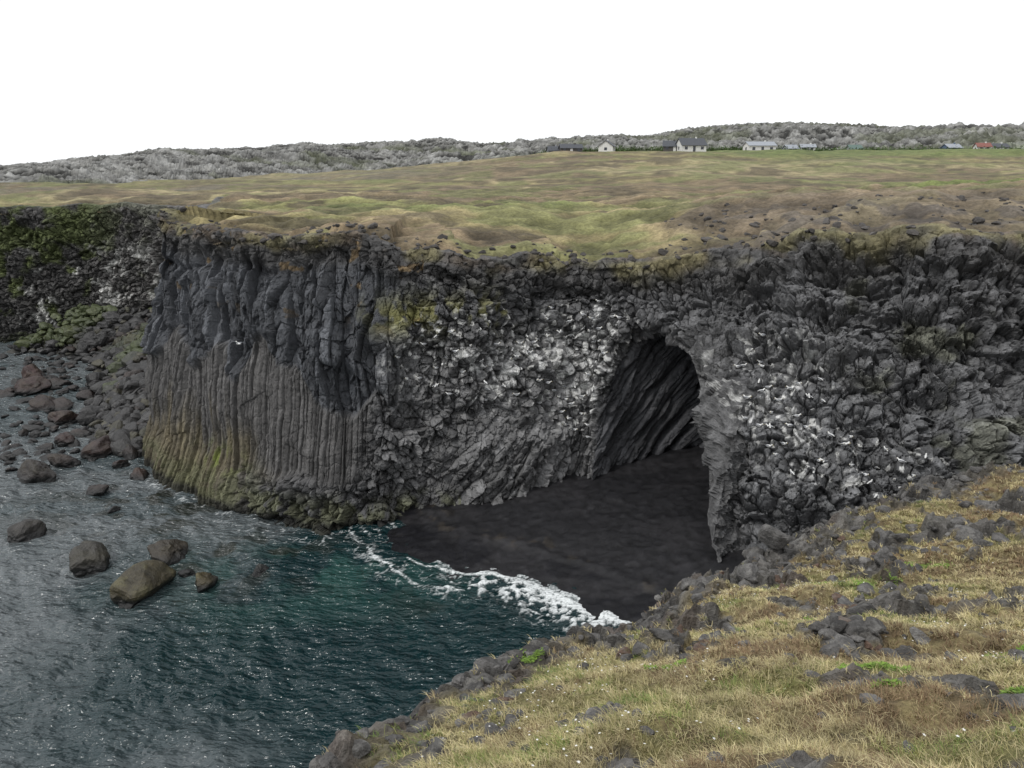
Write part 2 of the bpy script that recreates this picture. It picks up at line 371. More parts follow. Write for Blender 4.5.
# ------------------------------------------------------------------ lava field hills
au=np.array([-80,0,60,130,200,300,410,440,480,560,640,720,800,860,950,1024,1150],float)
av=np.array([168,166,161,152,149,143,142,137,142,138,134,125,122,124,124,126,128],float)+2
az_=np.arctan((au-512)/804/ (.965+.262*(384-av)/804)); el_=(-.262+.965*(384-av)/804)/np.hypot((au-512)/804,.965+.262*(384-av)/804)
NA2=1500;NL=130
an=np.linspace(math.radians(-44),math.radians(42),NA2)
tt=np.linspace(0,1,NL)
a2,t2=np.meshgrid(an,tt)
r0=np.interp(a2,np.radians([-44,-30,-22,-10,5,20,42]),[150,165,205,290,330,350,400])
r1=r0+np.interp(a2,np.radians([-44,-20,0,42]),[150,200,260,260])
rr=r0+(r1-r0)*t2*1.25
lx=rr*np.sin(a2);ly=rr*np.cos(a2)
crest=20+np.interp(a2,az_,el_)*r1
fl=Hfar(lx,ly)-1.5
ridge=ss(0,.95,t2)**.9
ln=fbm(lx/30,ly/30,0*lx,401,3);ln1=fbm(lx/9,ly/9,0*lx,402,4);ln2=fbm(lx/3.2,ly/3.2,0*lx,404,4)
LZ=fl+(crest-fl)*ridge+ (ln*2.6+ (1-np.abs(ln1))*3.2-2.1+ln2*1.6)*ss(0,.12,t2)*np.interp(a2,[-.7,0,.7],[.55,1.0,1.4])*(.6+.4*ss(1.0,.6,t2))
LC=np.empty(lx.shape+(3,),f32);LC[:]=(.165,.163,.152)
LC=mix(LC,(.035,.035,.032),ss(.12,-.28,ln2+ln1*.6))
LC=mix(LC,(.27,.27,.26),ss(.2,.6,ln2)*.6)
LC=mix(LC,(.085,.093,.055),ss(.1,.5,fbm(lx/40,ly/30,0*lx,408,3)+.15*ss(0,.4,a2)-.15)*.6)
LC=mix(LC,(.10,.13,.05),ss(.25,.0,t2)*.7*ss(-.2,.2,a2))
make_mesh('lava_field_hills',np.stack([lx,ly,LZ],-1).reshape(-1,3),grid_faces(NL,NA2),M_lava,col=np.clip(LC,.01,.6).reshape(-1,3))

# ------------------------------------------------------------------ beach
wl=np.array([(-10,46),(-7.2,43),(-5.4,40.2),(-3.6,38.0),(-.6,37.2),(1.6,35.8),(4.3,33.4),(6,31),(7,26)],float)
def poly_sd(P,x,y):
    best=np.full(x.shape,1e9);sg=np.zeros(x.shape)
    for i in range(len(P)-1):
        ax,ay=P[i][:2];bx,by=P[i+1][:2];ex=bx-ax;ey=by-ay;l2=ex*ex+ey*ey+1e-12
        t=np.clip(((x-ax)*ex+(y-ay)*ey)/l2,0,1);dx=x-(ax+t*ex);dy=y-(ay+t*ey);dd=dx*dx+dy*dy
        m=dd<best-1e-9;best=np.where(m,dd,best);sg=np.where(m,np.sign(ex*dy-ey*dx),sg)
    return np.sqrt(best)*sg
wls=crom(wl,np.linspace(0,len(wl)-1,60))
gx,gy=np.meshgrid(np.arange(-13,19,.10),np.arange(26,54,.10))
sdw=poly_sd(wls,gx,gy)
ft=fbm(gx/.35,gy/.35,0*gx,502,3)
bz=.14*sdw+.07*fbm(gx/2,gy/2,0*gx,501,3)+.035*ft+.10*gauss(sdw+.6*vnoise(gx/3,gy/3,0*gx,7),2.6,.35)
bc=np.empty(gx.shape+(3,),f32);bc[:]=(.0150,.0148,.0165)
tid=sdw+.7*vnoise(gx/1.6,gy/1.6,0*gx,5)
bc=mix(bc,(.006,.006,.008),ss(2.4,1.6,tid))
bc=mix(bc,(.028,.027,.029),ss(.1,.5,fbm(gx/3,gy/1.2,0*gx,505,4))*.6)
bc=mix(bc,(.035,.030,.025),ss(.25,.5,fbm(gx/.5,gy/.5,0*gx,507,3))*gauss(tid,2.7,.5)*.9)
bc=bc*(1+.35*ft)[...,None]
make_mesh('black_sand_beach',np.stack([gx,gy,bz],-1).reshape(-1,3),grid_faces(*gx.shape),M_sand,col=np.clip(bc,.004,.2).reshape(-1,3),smooth=True)

# ------------------------------------------------------------------ sea
xs=np.concatenate([-np.geomspace(3000,75,40),np.arange(-74,12,.13),np.linspace(12.5,60,30)])
ys=np.concatenate([-np.geomspace(2500,3,40),np.arange(2,78,.13),np.arange(78.5,112,.5)])
sx,sy=np.meshgrid(xs,ys)
def swell(x,y):
    r=0
    for (wlg,dr,am,ph) in ((5.5,200,.06,0),(3.1,235,.05,1),(1.9,180,.042,2),(1.25,215,.032,3)):
        k=2*math.pi/wlg;a=math.radians(dr)
        wob=.9*fbm(x/(wlg*1.6),y/(wlg*1.6),0*x,600+int(ph),2)
        r=r+am*(1-2*np.abs(np.sin((k*(x*math.cos(a)+y*math.sin(a))+wob*3.2)/2)))
    return r
calm=1-.35*gauss(sx,-6,6)*gauss(sy,37,6)
sz=swell(sx,sy)*calm+.06*fbm(sx/.8,sy/.8,0*sx,611,3)
foam=np.zeros(sx.shape)
fA=crom(np.array([(-8.8,41.6),(-7.7,39.3),(-5.9,37.2),(-4.2,35.9),(-2.6,35.3)],float),np.linspace(0,4,30))
fB=crom(np.array([(-5.2,38.5),(-3.6,37.3),(-1.8,37.0),(-.4,36.5),(1.4,35.2),(3.1,33.8),(5.2,32.1),(6.5,30)],float),np.linspace(0,7,50))
sel=(sx>-16)&(sx<9)&(sy>26)&(sy<48)
x_=sx[sel];y_=sy[sel];n_=fbm(x_/1.0,y_/1.0,0*x_,621,4);n2_=fbm(x_/.25,y_/.25,0*x_,622,3)
dA=poly_sd(fA,x_,y_)+n_*.35;dB=poly_sd(fB,x_,y_)+n_*.3
wB=.15+.5*ss(-3,3.5,x_)
lacen=ss(.27,.05,np.abs(n_+.35*n2_))
lace2=ss(.24,.03,np.abs(fbm(x_/.55,y_/.55,0*x_,624,3)))
fo=ss(.16,.04,np.abs(dA))*.6+ss(wB,.0,np.abs(dB))*1.0
sw=-dB
fo+=np.maximum(lacen,lace2)*ss(2.6,.4,sw)*ss(-.3,.1,sw)*ss(-4.5,-1.0,x_)*.85
fo+=lacen*ss(4.0,.8,sw)*ss(.0,.5,sw)*ss(-4,0,x_)*.5
fo+=lacen*ss(.1,.4,dB)*ss(1.2,.3,dB)*.5
fo+=lacen*ss(2.0,.2,np.abs(dA))*.42
sdx=poly_sd(wls,x_,y_)
fo=fo+ss(.2,0,np.abs(sdx+.15*n_))*.5
foam[sel]=fo
bl=crom(base,np.linspace(5.5,12,120))
sel2=(sx>-34)&(sx<-2)&(sy>34)&(sy<75)
x_=sx[sel2];y_=sy[sel2];db=poly_sd(bl,x_,y_);n_=fbm(x_/.8,y_/.8,0*x_,631,4)
foam[sel2]+=ss(2.4,1.4,-db+n_*.9)*ss(.12,.0,np.abs(n_-.05))*.5
sz=sz+.12*np.clip(foam,0,1)*(sx>-4)
sz=np.where(np.abs(sx)>80,0,sz)
deep_refl=ss(.05,.6,gauss(sx,-6,10.5)*gauss(sy,33,11)+.22*fbm(sx/5,sy/5,0*sx,641,4))  # deep-water teal plus the cliff's dark reflection, painted into the colour
shal=gauss(sx,-10,7)*gauss(sy,36.8,4.0)*ss(-.3,.3,fbm(sx/2.2,sy/2.2,0*sx,642,4))
WC=np.empty(sx.shape+(3,),f32);WC[:]=(.094,.108,.113)  # light grey base has the bright sky's reflection painted in
wn=fbm(sx/7,sy/3.5,0*sx,645,3)
WC=mix(WC,(.042,.060,.065),ss(-.1,.4,wn)*.7)
WC=mix(WC,(.005,.022,.025),deep_refl)
WC=mix(WC,(.020,.064,.056),shal*.85)
subm=ss(.12,.32,fbm(sx/1.3,sy/1.1,0*sx,648,3))*np.clip(gauss(sx,-14,5)*gauss(sy,38.5,3)+gauss(sx,-22,8)*gauss(sy,46,5)+gauss(sx,-3,3)*gauss(sy,34,2)*.4,0,1)
WC=mix(WC,(.018,.020,.014),subm*.9)
m,N,L,P=new_mat('sea_water')
at=N.new('ShaderNodeAttribute');at.attribute_name='Col';af=N.new('ShaderNodeAttribute');af.attribute_name='foam'
tc=N.new('ShaderNodeTexCoord');co=tc.outputs['Object']
nf=tex_noise(N,L,co,6,4,.75)
fm=math_(N,L,'MULTIPLY',af.outputs['Fac'],maprange(N,L,nf,.35,.6,.3,1.3))
fmc=maprange(N,L,fm,.15,.8,0,1)
mx=N.new('ShaderNodeMix');mx.data_type='RGBA';L.new(fmc,mx.inputs[0]);L.new(at.outputs['Color'],mx.inputs[6]);mx.inputs[7].default_value=(.70,.73,.73,1)
L.new(mx.outputs[2],P.inputs['Base Color'])
L.new(maprange(N,L,fmc,0,1,.06,.8),P.inputs['Roughness']);P.inputs['IOR'].default_value=1.4
mp=N.new('ShaderNodeMapping');mp.inputs['Rotation'].default_value=(0,0,math.radians(25));mp.inputs['Scale'].default_value=(1,1.9,1);L.new(co,mp.inputs[0])
w1=tex_noise(N,L,mp.outputs[0],.8,2,.5);w2=tex_noise(N,L,mp.outputs[0],2.4,2,.5)
hh=math_(N,L,'ADD',w1,math_(N,L,'MULTIPLY',w2,.42))
bp=N.new('ShaderNodeBump');bp.inputs['Strength'].default_value=1;bp.inputs['Distance'].default_value=.6;L.new(hh,bp.inputs['Height']);L.new(bp.outputs[0],P.inputs['Normal'])
M_sea=m
make_mesh('sea',np.stack([sx,sy,sz],-1).reshape(-1,3),grid_faces(*sx.shape),M_sea,col=WC.reshape(-1,3),attrs={'foam':np.clip(foam,0,1)},smooth=True)
print('sea',time.time()-T0)

# ------------------------------------------------------------------ rocks
def ico(sub):
    bm=bmesh.new();bmesh.ops.create_icosphere(bm,subdivisions=sub,radius=1)
    V=np.array([v.co[:] for v in bm.verts]);F=np.array([[v.index for v in f.verts] for f in bm.faces]);bm.free();return V,F
ICO={s:ico(s) for s in (2,3,4,5)}
def rock(size,seed,sub=3,npl=13,rough=.06,rot=None,round_=0.0,sharp=34):
    r=np.random.default_rng(seed);V,F=ICO[sub]
    n=r.normal(size=(npl,3));n/=np.linalg.norm(n,axis=1)[:,None];dd=r.uniform(.42,.95,npl)
    dots=V@n.T;q=np.where(dots>.05,dd/np.maximum(dots,.05),9);q=np.minimum(q,1.15)
    q=-np.log(np.exp(-q*sharp).sum(1)+np.exp(-sharp*1.15))/sharp
    q=q*(1-round_)+.85*round_
    o=r.uniform(-50,50,3)
    q=q+rough*fbm(V[:,0]*2+o[0],V[:,1]*2+o[1],V[:,2]*2+o[2],int(seed)%997,3)
    W=V*q[:,None]*np.asarray(size)[None,:]*.5/ .8
    a,b_,c=r.uniform(-.3,.3),r.uniform(-.3,.3),r.uniform(0,6.28) if rot is None else rot
    Rz=np.array([[math.cos(c),-math.sin(c),0],[math.sin(c),math.cos(c),0],[0,0,1]]);Rx=np.array([[1,0,0],[0,math.cos(a),-math.sin(a)],[0,math.sin(a),math.cos(a)]]);Ry=np.array([[math.cos(b_),0,math.sin(b_)],[0,1,0],[-math.sin(b_),0,math.cos(b_)]])
    return W@(Rz@Rx@Ry).T,F
class Acc:
    def __init__(s): s.V=[];s.F=[];s.C=[];s.n=0
    def add(s,V,F,c):
        s.V.append(V);s.F.append(F+s.n);s.n+=len(V)
        c=np.asarray(c);s.C.append(np.broadcast_to(c,(len(V),3)) if c.ndim==1 else c)
    def build(s,name,mat,smooth=False): return make_mesh(name,np.vstack(s.V),np.vstack(s.F),mat,col=np.clip(np.vstack(s.C),.005,.8),smooth=smooth)

BL=[(-31.5,49.9,2.7,(.05,.04,.035)),(-27.2,41,2.0,(.05,.045,.04)),(-21.9,37.8,2.3,(.055,.05,.04)),(-18,34.9,2.9,(.085,.07,.035)),(-18.2,38.9,2.3,(.07,.055,.035)),(-15.3,35.9,1.4,(.11,.085,.035)),(-26.3,47.5,1.4,(.05,.035,.03)),(-24.8,50,1.5,(.07,.035,.025)),(-27,52.3,1.2,(.06,.03,.025)),(-31.1,52.3,1.8,(.05,.035,.03)),(-29.5,54.5,2.4,(.06,.035,.03)),(-33.5,57,2.2,(.06,.03,.025)),(-36,62,2.4,(.06,.03,.025)),(-40,66,2.6,(.05,.03,.025)),(-44,71,3.,(.055,.028,.025)),(-46.5,75.5,3.2,(.06,.028,.024)),(-37.5,58.5,1.2,(.05,.04,.03)),(-35.5,53.5,1.0,(.05,.04,.03)),(-50,72,1.6,(.05,.04,.03)),(-48,67,1.3,(.05,.04,.03)),(-43,62,1.5,(.05,.03,.03)),(-12.9,37.2,1.0,(.04,.04,.03)),(-16.6,37.0,.9,(.05,.045,.035)),(-24,44.7,.8,(.04,.04,.035))]
for i,(x,y,wd,c) in enumerate(BL):
    Vr,Fr=rock((wd,wd*.75,wd*.62),500+i,4,12,.12,None,.12,18)
    Vr=Vr+np.array([x,y,wd*.08 if i not in (21,22,23) else -.05])
    zc=Vr[:,2];cl=np.array(c)*.5*(1+.35*fbm(Vr[:,0],Vr[:,1],Vr[:,2],77,3))[:,None]
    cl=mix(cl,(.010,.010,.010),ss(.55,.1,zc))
    cl=mix(cl,np.array([.11,.10,.045]),ss(.3,.8,zc)*ss(-.1,.4,fbm(Vr[:,0]/.6,Vr[:,1]/.6,Vr[:,2]/.6,78,3))*(.6 if i in (3,5) else .1))
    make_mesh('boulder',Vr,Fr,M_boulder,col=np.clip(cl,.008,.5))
acc=Acc()
path=np.array([(-26,55.5),(-29.5,60),(-33.5,70),(-37,80),(-41,88),(-52,91)],float)
def bw(u): return 2.8+4.2*np.minimum(u,3.6)/3.6
for i in range(1700):
    u=rng.uniform(0,5) if i<1050 else (rng.uniform(0,2.2) if i<1250 else rng.uniform(2.6,5))
    p=crom(path,np.array([u]))[0]
    wdt=float(bw(u))
    off=rng.beta(1.1,1.5)*wdt if i<1250 else rng.uniform(-.25,.6)*wdt
    x=p[0]-off*.95+rng.normal()*.4+1.2;y=p[1]-off*.55+rng.normal()*.4
    hgt=min(1.15,max(0,(1-off/wdt)))**1.2*(1.2+2.4*min(u,3)/3)
    s=float(np.clip(rng.lognormal(-.15,.42),.4,2.2))
    if i>=1250: s=max(s,.8)
    Vr,Fr=rock((s,s*rng.uniform(.6,.95),s*rng.uniform(.5,.8)),3000+i,2 if s<.9 else 3,11,.08,None,.15,18)
    Vr=Vr+np.array([x,y,hgt-.15+rng.uniform(-.1,.25)])
    q=rng.random()
    c=np.array([(.028,.027,.027),(.032,.024,.021),(.052,.048,.032),(.040,.039,.038)][0 if q<.5 else 1 if q<.62 else 2 if q<.8 else 3])*rng.uniform(.6,1.3)
    gm_=ss(-.1,.4,vnoise(np.array([x/4]),np.array([y/4]),np.array([0.]),9))[0]*(hgt>.9)
    c=c*(1-.65*gm_)+np.array([.065,.085,.024])*.65*gm_
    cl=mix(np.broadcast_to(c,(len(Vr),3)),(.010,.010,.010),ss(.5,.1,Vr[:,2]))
    acc.add(Vr,Fr,cl)
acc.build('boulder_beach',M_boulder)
acc=Acc()
for i in range(240):
    u=rng.uniform(-.0,4.4);p=crom(path,np.array([u]))[0];wdt=float(bw(u))
    off=wdt+rng.gamma(1.2,3.4);x=p[0]-off*.95;y=p[1]-off*.40+rng.normal()*1.4
    s=float(np.clip(rng.lognormal(-.3,.5),.3,2.0))
    Vr,Fr=rock((s*1.15,s*.8,s*.5),5000+i,3,11,.09,None,.15,16);Vr=Vr+np.array([x,y,s*rng.uniform(-.12,.08)])
    c=np.array([(.030,.022,.019),(.026,.025,.024)][int(rng.random()<.55)])*rng.uniform(.7,1.3)
    acc.add(Vr,Fr,mix(np.broadcast_to(c,(len(Vr),3)),(.010,.010,.010),ss(.4,.05,Vr[:,2])))
acc.build('shoal_rocks',M_boulder)
bx,by=np.meshgrid(np.linspace(0,5,60),np.linspace(-.25,1.1,30))
pp=crom(path,bx.ravel());wd_=bw(bx.ravel());of=by.ravel()*wd_
hz=np.maximum(0,1-np.maximum(by.ravel(),0))**1.2*(1.2+2.4*np.minimum(bx.ravel(),3)/3)-.45
Vb=np.stack([pp[:,0]-of*.95+1.2,pp[:,1]-of*.55,hz+.2*fbm(pp[:,0],pp[:,1]+of,0*of,3,3)],1)
make_mesh('shingle_bank',Vb,grid_faces(30,60),M_boulder,col=np.tile((.025,.024,.018),(len(Vb),1)))
# loose rubble on the cliff rim
acc=Acc()
for i in range(760):
    s_=rng.uniform(5.6,18.4);r_=topf(np.array([s_]))[0];r2=crom(top,np.array([s_+.05]))[0]-crom(top,np.array([s_]))[0]
    dd=r2[:2]/np.linalg.norm(r2[:2]);nn=np.array([-dd[1],dd[0]])
    if nn[1]<0: nn=-nn
    off=rng.gamma(2,.5)-.3;sz_=float(np.clip(rng.lognormal(-1.35,.5),.1,.8))
    if s_>13.5 and rng.random()<.6: off+=rng.uniform(0,9)
    Vr,Fr=rock((sz_,sz_*.8,sz_*.6),7000+i,2,10,.05)
    zz=r_[2]+.02-(.35 if off<0 else 0)
    if off>.8:
        j=int(np.argmin((px-(r_[0]+nn[0]*off))**2+(py-(r_[1]+nn[1]*off))**2));zz=H.ravel()[j]
    acc.add(Vr+np.array([r_[0]+nn[0]*off,r_[1]+nn[1]*off,zz]),Fr,np.array((.065,.06,.056))*rng.uniform(.6,1.4))
acc.build('rim_rubble',M_rock)
print('rocks',time.time()-T0)

# ------------------------------------------------------------------ near slope
cp=np.array([(0,0,18.3),(0,-8,19.5),(10,-6,19.8),(1.3,4.6,16.0),(3.2,4.2,16.4),(7.6,10.7,13.5),(4.2,8.8,14.1),(-1.7,6.7,14.2),(-.2,12.2,11.6),(4.7,18,9.8),(10.4,22.2,10.1),(16.6,24.4,10.7),(12,15,11.9),(20,15,13.5),(30,25,13),(-3,1,17),(20,2,18),(35,5,18.5),(-6,-6,19)],float)
def tpsU(r2): return np.where(r2>0,r2*np.log(np.maximum(r2,1e-12)),0)
n=len(cp);K=tpsU(((cp[:,None,:2]-cp[None,:,:2])**2).sum(-1))+np.eye(n)*2.0
Pm=np.hstack([np.ones((n,1)),cp[:,:2]]);A=np.block([[K,Pm],[Pm.T,np.zeros((3,3))]])
sol=np.linalg.solve(A,np.concatenate([cp[:,2],np.zeros(3)]))
EDGE=np.array([(-7,-12),(-4.5,-4),(-3,2),(-1.7,6.7),(-.2,12.2),(4.7,18),(10.4,22.2),(16.6,24.4),(30,27),(60,30)],float)
edge=crom(EDGE,np.linspace(0,9,70))
edgepoly=np.vstack([edge,[60,-60],[-7,-60]])
def slope_z(x,y,fine=True):
    x=np.asarray(x,float);y=np.asarray(y,float)
    z=sol[n]+sol[n+1]*x+sol[n+2]*y
    for i in range(n): z=z+sol[i]*tpsU((x-cp[i,0])**2+(y-cp[i,1])**2)
    z=np.clip(z,-5,22)
    ed=np.abs(poly_sd(edge,x,y))*np.where(inside(edgepoly,x,y),-1,1)
    ed=ed+.45*fbm(x/1.6,y/1.6,0*x,701,3)
    dr=np.maximum(ed,0);z=z-1.9*(np.sqrt(dr*dr+.15)-math.sqrt(.15))
    z=z+.30*fbm(x/2.6,y/2.6,0*x,702,3)+.14*fbm(x/.7,y/.7,0*x,703,3)
    if fine: z=z+.03*fbm(x/.18,y/.18,0*x,704,3)
    return z,ed
gx=np.concatenate([np.arange(-14,-4,.25),np.arange(-4,19,.055),np.arange(19,46,.3)])
gy=np.concatenate([np.arange(-12,2.5,.25),np.arange(2.5,27,.055),np.arange(27,32,.25)])
fx,fy=np.meshgrid(gx,gy);fz,fe=slope_z(fx,fy)
edn=.5*fbm(fx/.8,fy/.8,0*fx,711,3)
rockm=np.clip(ss(-1.3,-.1,fe+edn*1.4),0,1)
near=fbm(fx/2.4,fy/2.4,0*fx,712,4);near2=fbm(fx/.9,fy/.9,0*fx,714,4)
hot=0*fx
for (hx,hy,hr) in ((5.8,17.8,1.7),(6.9,19.4,1.9),(6.6,14,1.4),(9.6,19.4,2.0),(11.3,18.5,1.5),(4.6,9.6,1.1),(13.5,21.3,1.9),(8.5,16.5,1.5),(5.2,9.0,.8),(2.4,10.8,.9),(9.5,13.2,1.0),(.6,7.2,.6),(14,18,1.4),(4.0,13.5,.9),(3.4,7.2,.5),(7.6,11.2,.8)):
    hot=np.maximum(hot,np.exp(-((fx-hx)**2+(fy-hy)**2)/(hr*hr*.6)))
outc=ss(.26,.42,near*.50+near2*.50+hot*.50+.12*edn)
rockm=np.maximum(rockm,outc*.95)
dsc=np.clip(np.hypot(fx,fy)/15,.28,1)
idx=np.nonzero(rockm>.05)
F1,F2,r,o=voro(fx[idx]/.42,fy[idx]/.34,fz[idx]/.36,720)
fz[idx]+=((r[0]-.3)*.40+.46*(o[0]*(r[1]-.5)+o[1]*(r[2]-.5))-.10*np.exp(-(F2-F1)/.07))*rockm[idx]*dsc[idx]
Fa,Fb,rb,ob_=voro(fx[idx]/.2,fy[idx]/.2,fz[idx]/.2,721)
fz[idx]+=((rb[0]-.5)*.10+.14*(ob_[0]*(rb[1]-.5)+ob_[1]*(rb[2]-.5)))*rockm[idx]*np.sqrt(dsc[idx])
FC=np.empty(fx.shape+(3,),f32);FC[:]=(.22,.18,.09)
g1=fbm(fx/1.5,fy/1.5,0*fx,731,4);g2=fbm(fx/.35,fy/.35,0*fx,732,3)
FC=mix(FC,(.15,.15,.055),ss(0,.5,g1)*.7);FC=mix(FC,(.12,.085,.05),ss(.0,.5,g2-.3*g1)*.7)
rc=np.empty_like(FC);rc[:]=(.108,.104,.100);shd=np.ones(fx.shape);shd[idx]=.6+.8*r[1];rc*=shd[...,None]
rc=mix(rc,(.12,.085,.065),ss(.1,.5,g1)*.4)
rc=mix(rc,(.20,.195,.18),ss(.2,.55,g2)*.5)
FC=FC*(1-rockm[...,None])+rc*rockm[...,None]
make_mesh('grassy_slope_ground',np.stack([fx,fy,fz],-1).reshape(-1,3),grid_faces(*fx.shape),M_fgsoil,col=np.clip(FC,.01,.5).reshape(-1,3))
def lookup(x,y):
    i=np.clip(np.searchsorted(gx,x)-1,0,len(gx)-2);j=np.clip(np.searchsorted(gy,y)-1,0,len(gy)-2)
    tx=(x-gx[i])/(gx[i+1]-gx[i]);ty=(y-gy[j])/(gy[j+1]-gy[j])
    z=fz[j,i]*(1-tx)*(1-ty)+fz[j,i+1]*tx*(1-ty)+fz[j+1,i]*(1-tx)*ty+fz[j+1,i+1]*tx*ty
    return z,rockm[j,i],fe[j,i]
acc=Acc()
def put(x,y,s,seed,c,sub=3,sink=.15,asp=(1,.75,.6),acc_=None):
    dist=math.hypot(x,y)
    if acc_ is None: s=min(s,.034*dist)
    z,_,_=lookup(np.array([x]),np.array([y]))
    Vr,Fr=rock((s*asp[0],s*asp[1],s*asp[2]),seed,sub,15,.04,None,0,45)
    Vr=Vr+np.array([x,y,z[0]+s*asp[2]*(.5-sink)-.16*s])
    nn=fbm(Vr[:,0]/.15,Vr[:,1]/.15,Vr[:,2]/.15,seed%91,3)
    cl=np.asarray(c)*(1+.3*nn)[:,None]
    cl=mix(cl,(.22,.215,.20),ss(.25,.6,nn)*.45)
    (acc_ or acc).add(Vr,Fr,cl)
for i in range(480):
    u=rng.uniform(2.7,7.6);p=crom(EDGE,np.array([u]))[0]
    a=rng.normal()*.6;q=rng.normal()*.6
    put(p[0]+a,p[1]+q,float(np.clip(rng.lognormal(-1.4,.5),.1,.65)),9000+i,np.array((.108,.104,.10))*rng.uniform(.55,1.35),3,.25)
cl_c=[(5.8,18,1.5,9),(6.9,19.4,1.6,9),(6.7,14,1.0,16),(9.6,19.4,1.6,14),(11.3,18.5,1.1,10),(4.4,9.4,.7,22),(.8,7.1,.5,8),(8.5,16.5,1.0,10),(13.5,21.5,1.5,10),(2.6,11,.8,12),(5.6,11.6,.8,12),(9,12.5,.8,12),(-.3,8.2,.5,8),(6.0,8.2,.4,8),(8.0,18.2,1.2,10)]
k=0
for (x,y,sp_,nn_) in cl_c:
    for j in range(nn_*2):
        k+=1;put(x+rng.normal()*sp_*.5,y+rng.normal()*sp_*.5,float(np.clip(rng.lognormal(-1.45,.5),.07,.55)),11000+k,np.array((.112,.107,.102))*rng.uniform(.55,1.4) if rng.random()<.85 else (.12,.08,.06),3,.25)
for i in range(800):
    x=rng.uniform(-2,16);y=rng.uniform(3.5,24);put(x,y,float(np.clip(rng.lognormal(-2.1,.5),.04,.3)),15000+i,np.array((.12,.114,.108))*rng.uniform(.6,1.4),2,.25)
acc.build('scattered_rocks',M_fgrock)
for i,(x,y,s,a) in enumerate([(4.25,9.0,.50,(1,.6,.65)),(4.6,10.2,.42,(1,.7,.6)),(5.9,17.8,.75,(1,.8,.8)),(7.1,19.6,.8,(1,.9,.8)),(9.7,19.2,.9,(1,.8,.7)),(11.4,18.6,.8,(1,.8,.8)),(6.6,14,.7,(1,.8,.55)),(.8,7.0,.28,(1,.7,.7)),(1.5,4.95,.15,(1,.8,.6)),(5.2,9.2,.34,(1,.7,.5)),(13.6,21.3,.9,(1,.7,.5)),(7.7,14.8,.6,(1,.7,.6)),(8.6,16.9,.6,(1,.7,.6))]):
    a_=Acc();put(x,y,s,17000+i,(.12,.116,.112),5 if i in (0,1,7,8) else 4,.3,a,a_);a_.build('rock',M_fgrock)
print('fg rocks',time.time()-T0)

# ------------------------------------------------------------------ grass
def blades(name,NT,per,region,len_,wid,cols,dens):
    x=rng.uniform(region[0],region[1],NT*3);y=rng.uniform(region[2],region[3],NT*3)
    z,rm,ed=lookup(x,y)
    dist=np.hypot(x,y)
    pr=np.clip(dens/dist**1.0,0,1)*(1-.93*np.clip(rm*1.6,0,1))
    inview=(np.abs(x)<.75*y+2.5)
    keep=(rng.random(len(x))<pr)&(ed<.3)&inview
    x=x[keep][:NT];y=y[keep][:NT];nt=len(x)
    tl=.6+.8*rng.random(nt);tc_=rng.random(nt)
    gg=fbm(x/1.5,y/1.5,0*x,731,4);g3=fbm(x/.5,y/.5,0*x,739,3)
    X=np.repeat(x,per)+rng.normal(size=nt*per)*.035;Y=np.repeat(y,per)+rng.normal(size=nt*per)*.035
    z,_,_=lookup(X,Y);nb=len(X)
    ln=len_*np.repeat(tl,per)*rng.uniform(.6,1.3,nb)
    az=rng.uniform(0,2*math.pi,nb);le=rng.uniform(.3,1.25,nb)
    dx=np.cos(az)*np.sin(le)-.25;dy=np.sin(az)*np.sin(le)-.1;dz=np.cos(le)
    far_=np.clip(np.hypot(X,Y)/7,.8,2.6)
    wx=-np.sin(az)*wid*far_;wy=np.cos(az)*wid*far_
    b0=np.stack([X-wx,Y-wy,z-.01],1);b1=np.stack([X+wx,Y+wy,z-.01],1)
    md=np.stack([X+dx*ln*.55,Y+dy*ln*.55,z+dz*ln*.6],1);wv=np.stack([wx,wy,0*wx],1)*.7
    tp=np.stack([X+dx*ln*1.15,Y+dy*ln*1.15,z+dz*ln*.85],1)
    V=np.stack([b0,b1,md-wv,md+wv,tp],1).reshape(-1,3)
    i=np.arange(nb)[:,None]*5
    F=np.concatenate([i+np.array([[0,1,3]]),i+np.array([[0,3,2]]),i+np.array([[2,3,4]])],0)
    t=np.clip(np.repeat(tc_*.5+.25-.45*gg-.2*g3,per)+.25*rng.random(nb),0,.999)
    ci=cols[(t*len(cols)).astype(int)]*rng.uniform(.7,1.25,(nb,1))*np.repeat(1+.25*g3,per)[:,None]
    C=np.repeat(ci,5,0)
    make_mesh(name,V,F,M_blade,col=np.clip(C,.01,.7))
cols=np.array([(.13,.185,.05),(.21,.23,.08),(.32,.285,.13),(.445,.385,.205),(.515,.45,.26),(.38,.315,.175),(.24,.17,.10)])
blades('grass',26000,16,(-4,19,2.5,26),.10,.0032,cols,6.5)
acc=Acc()
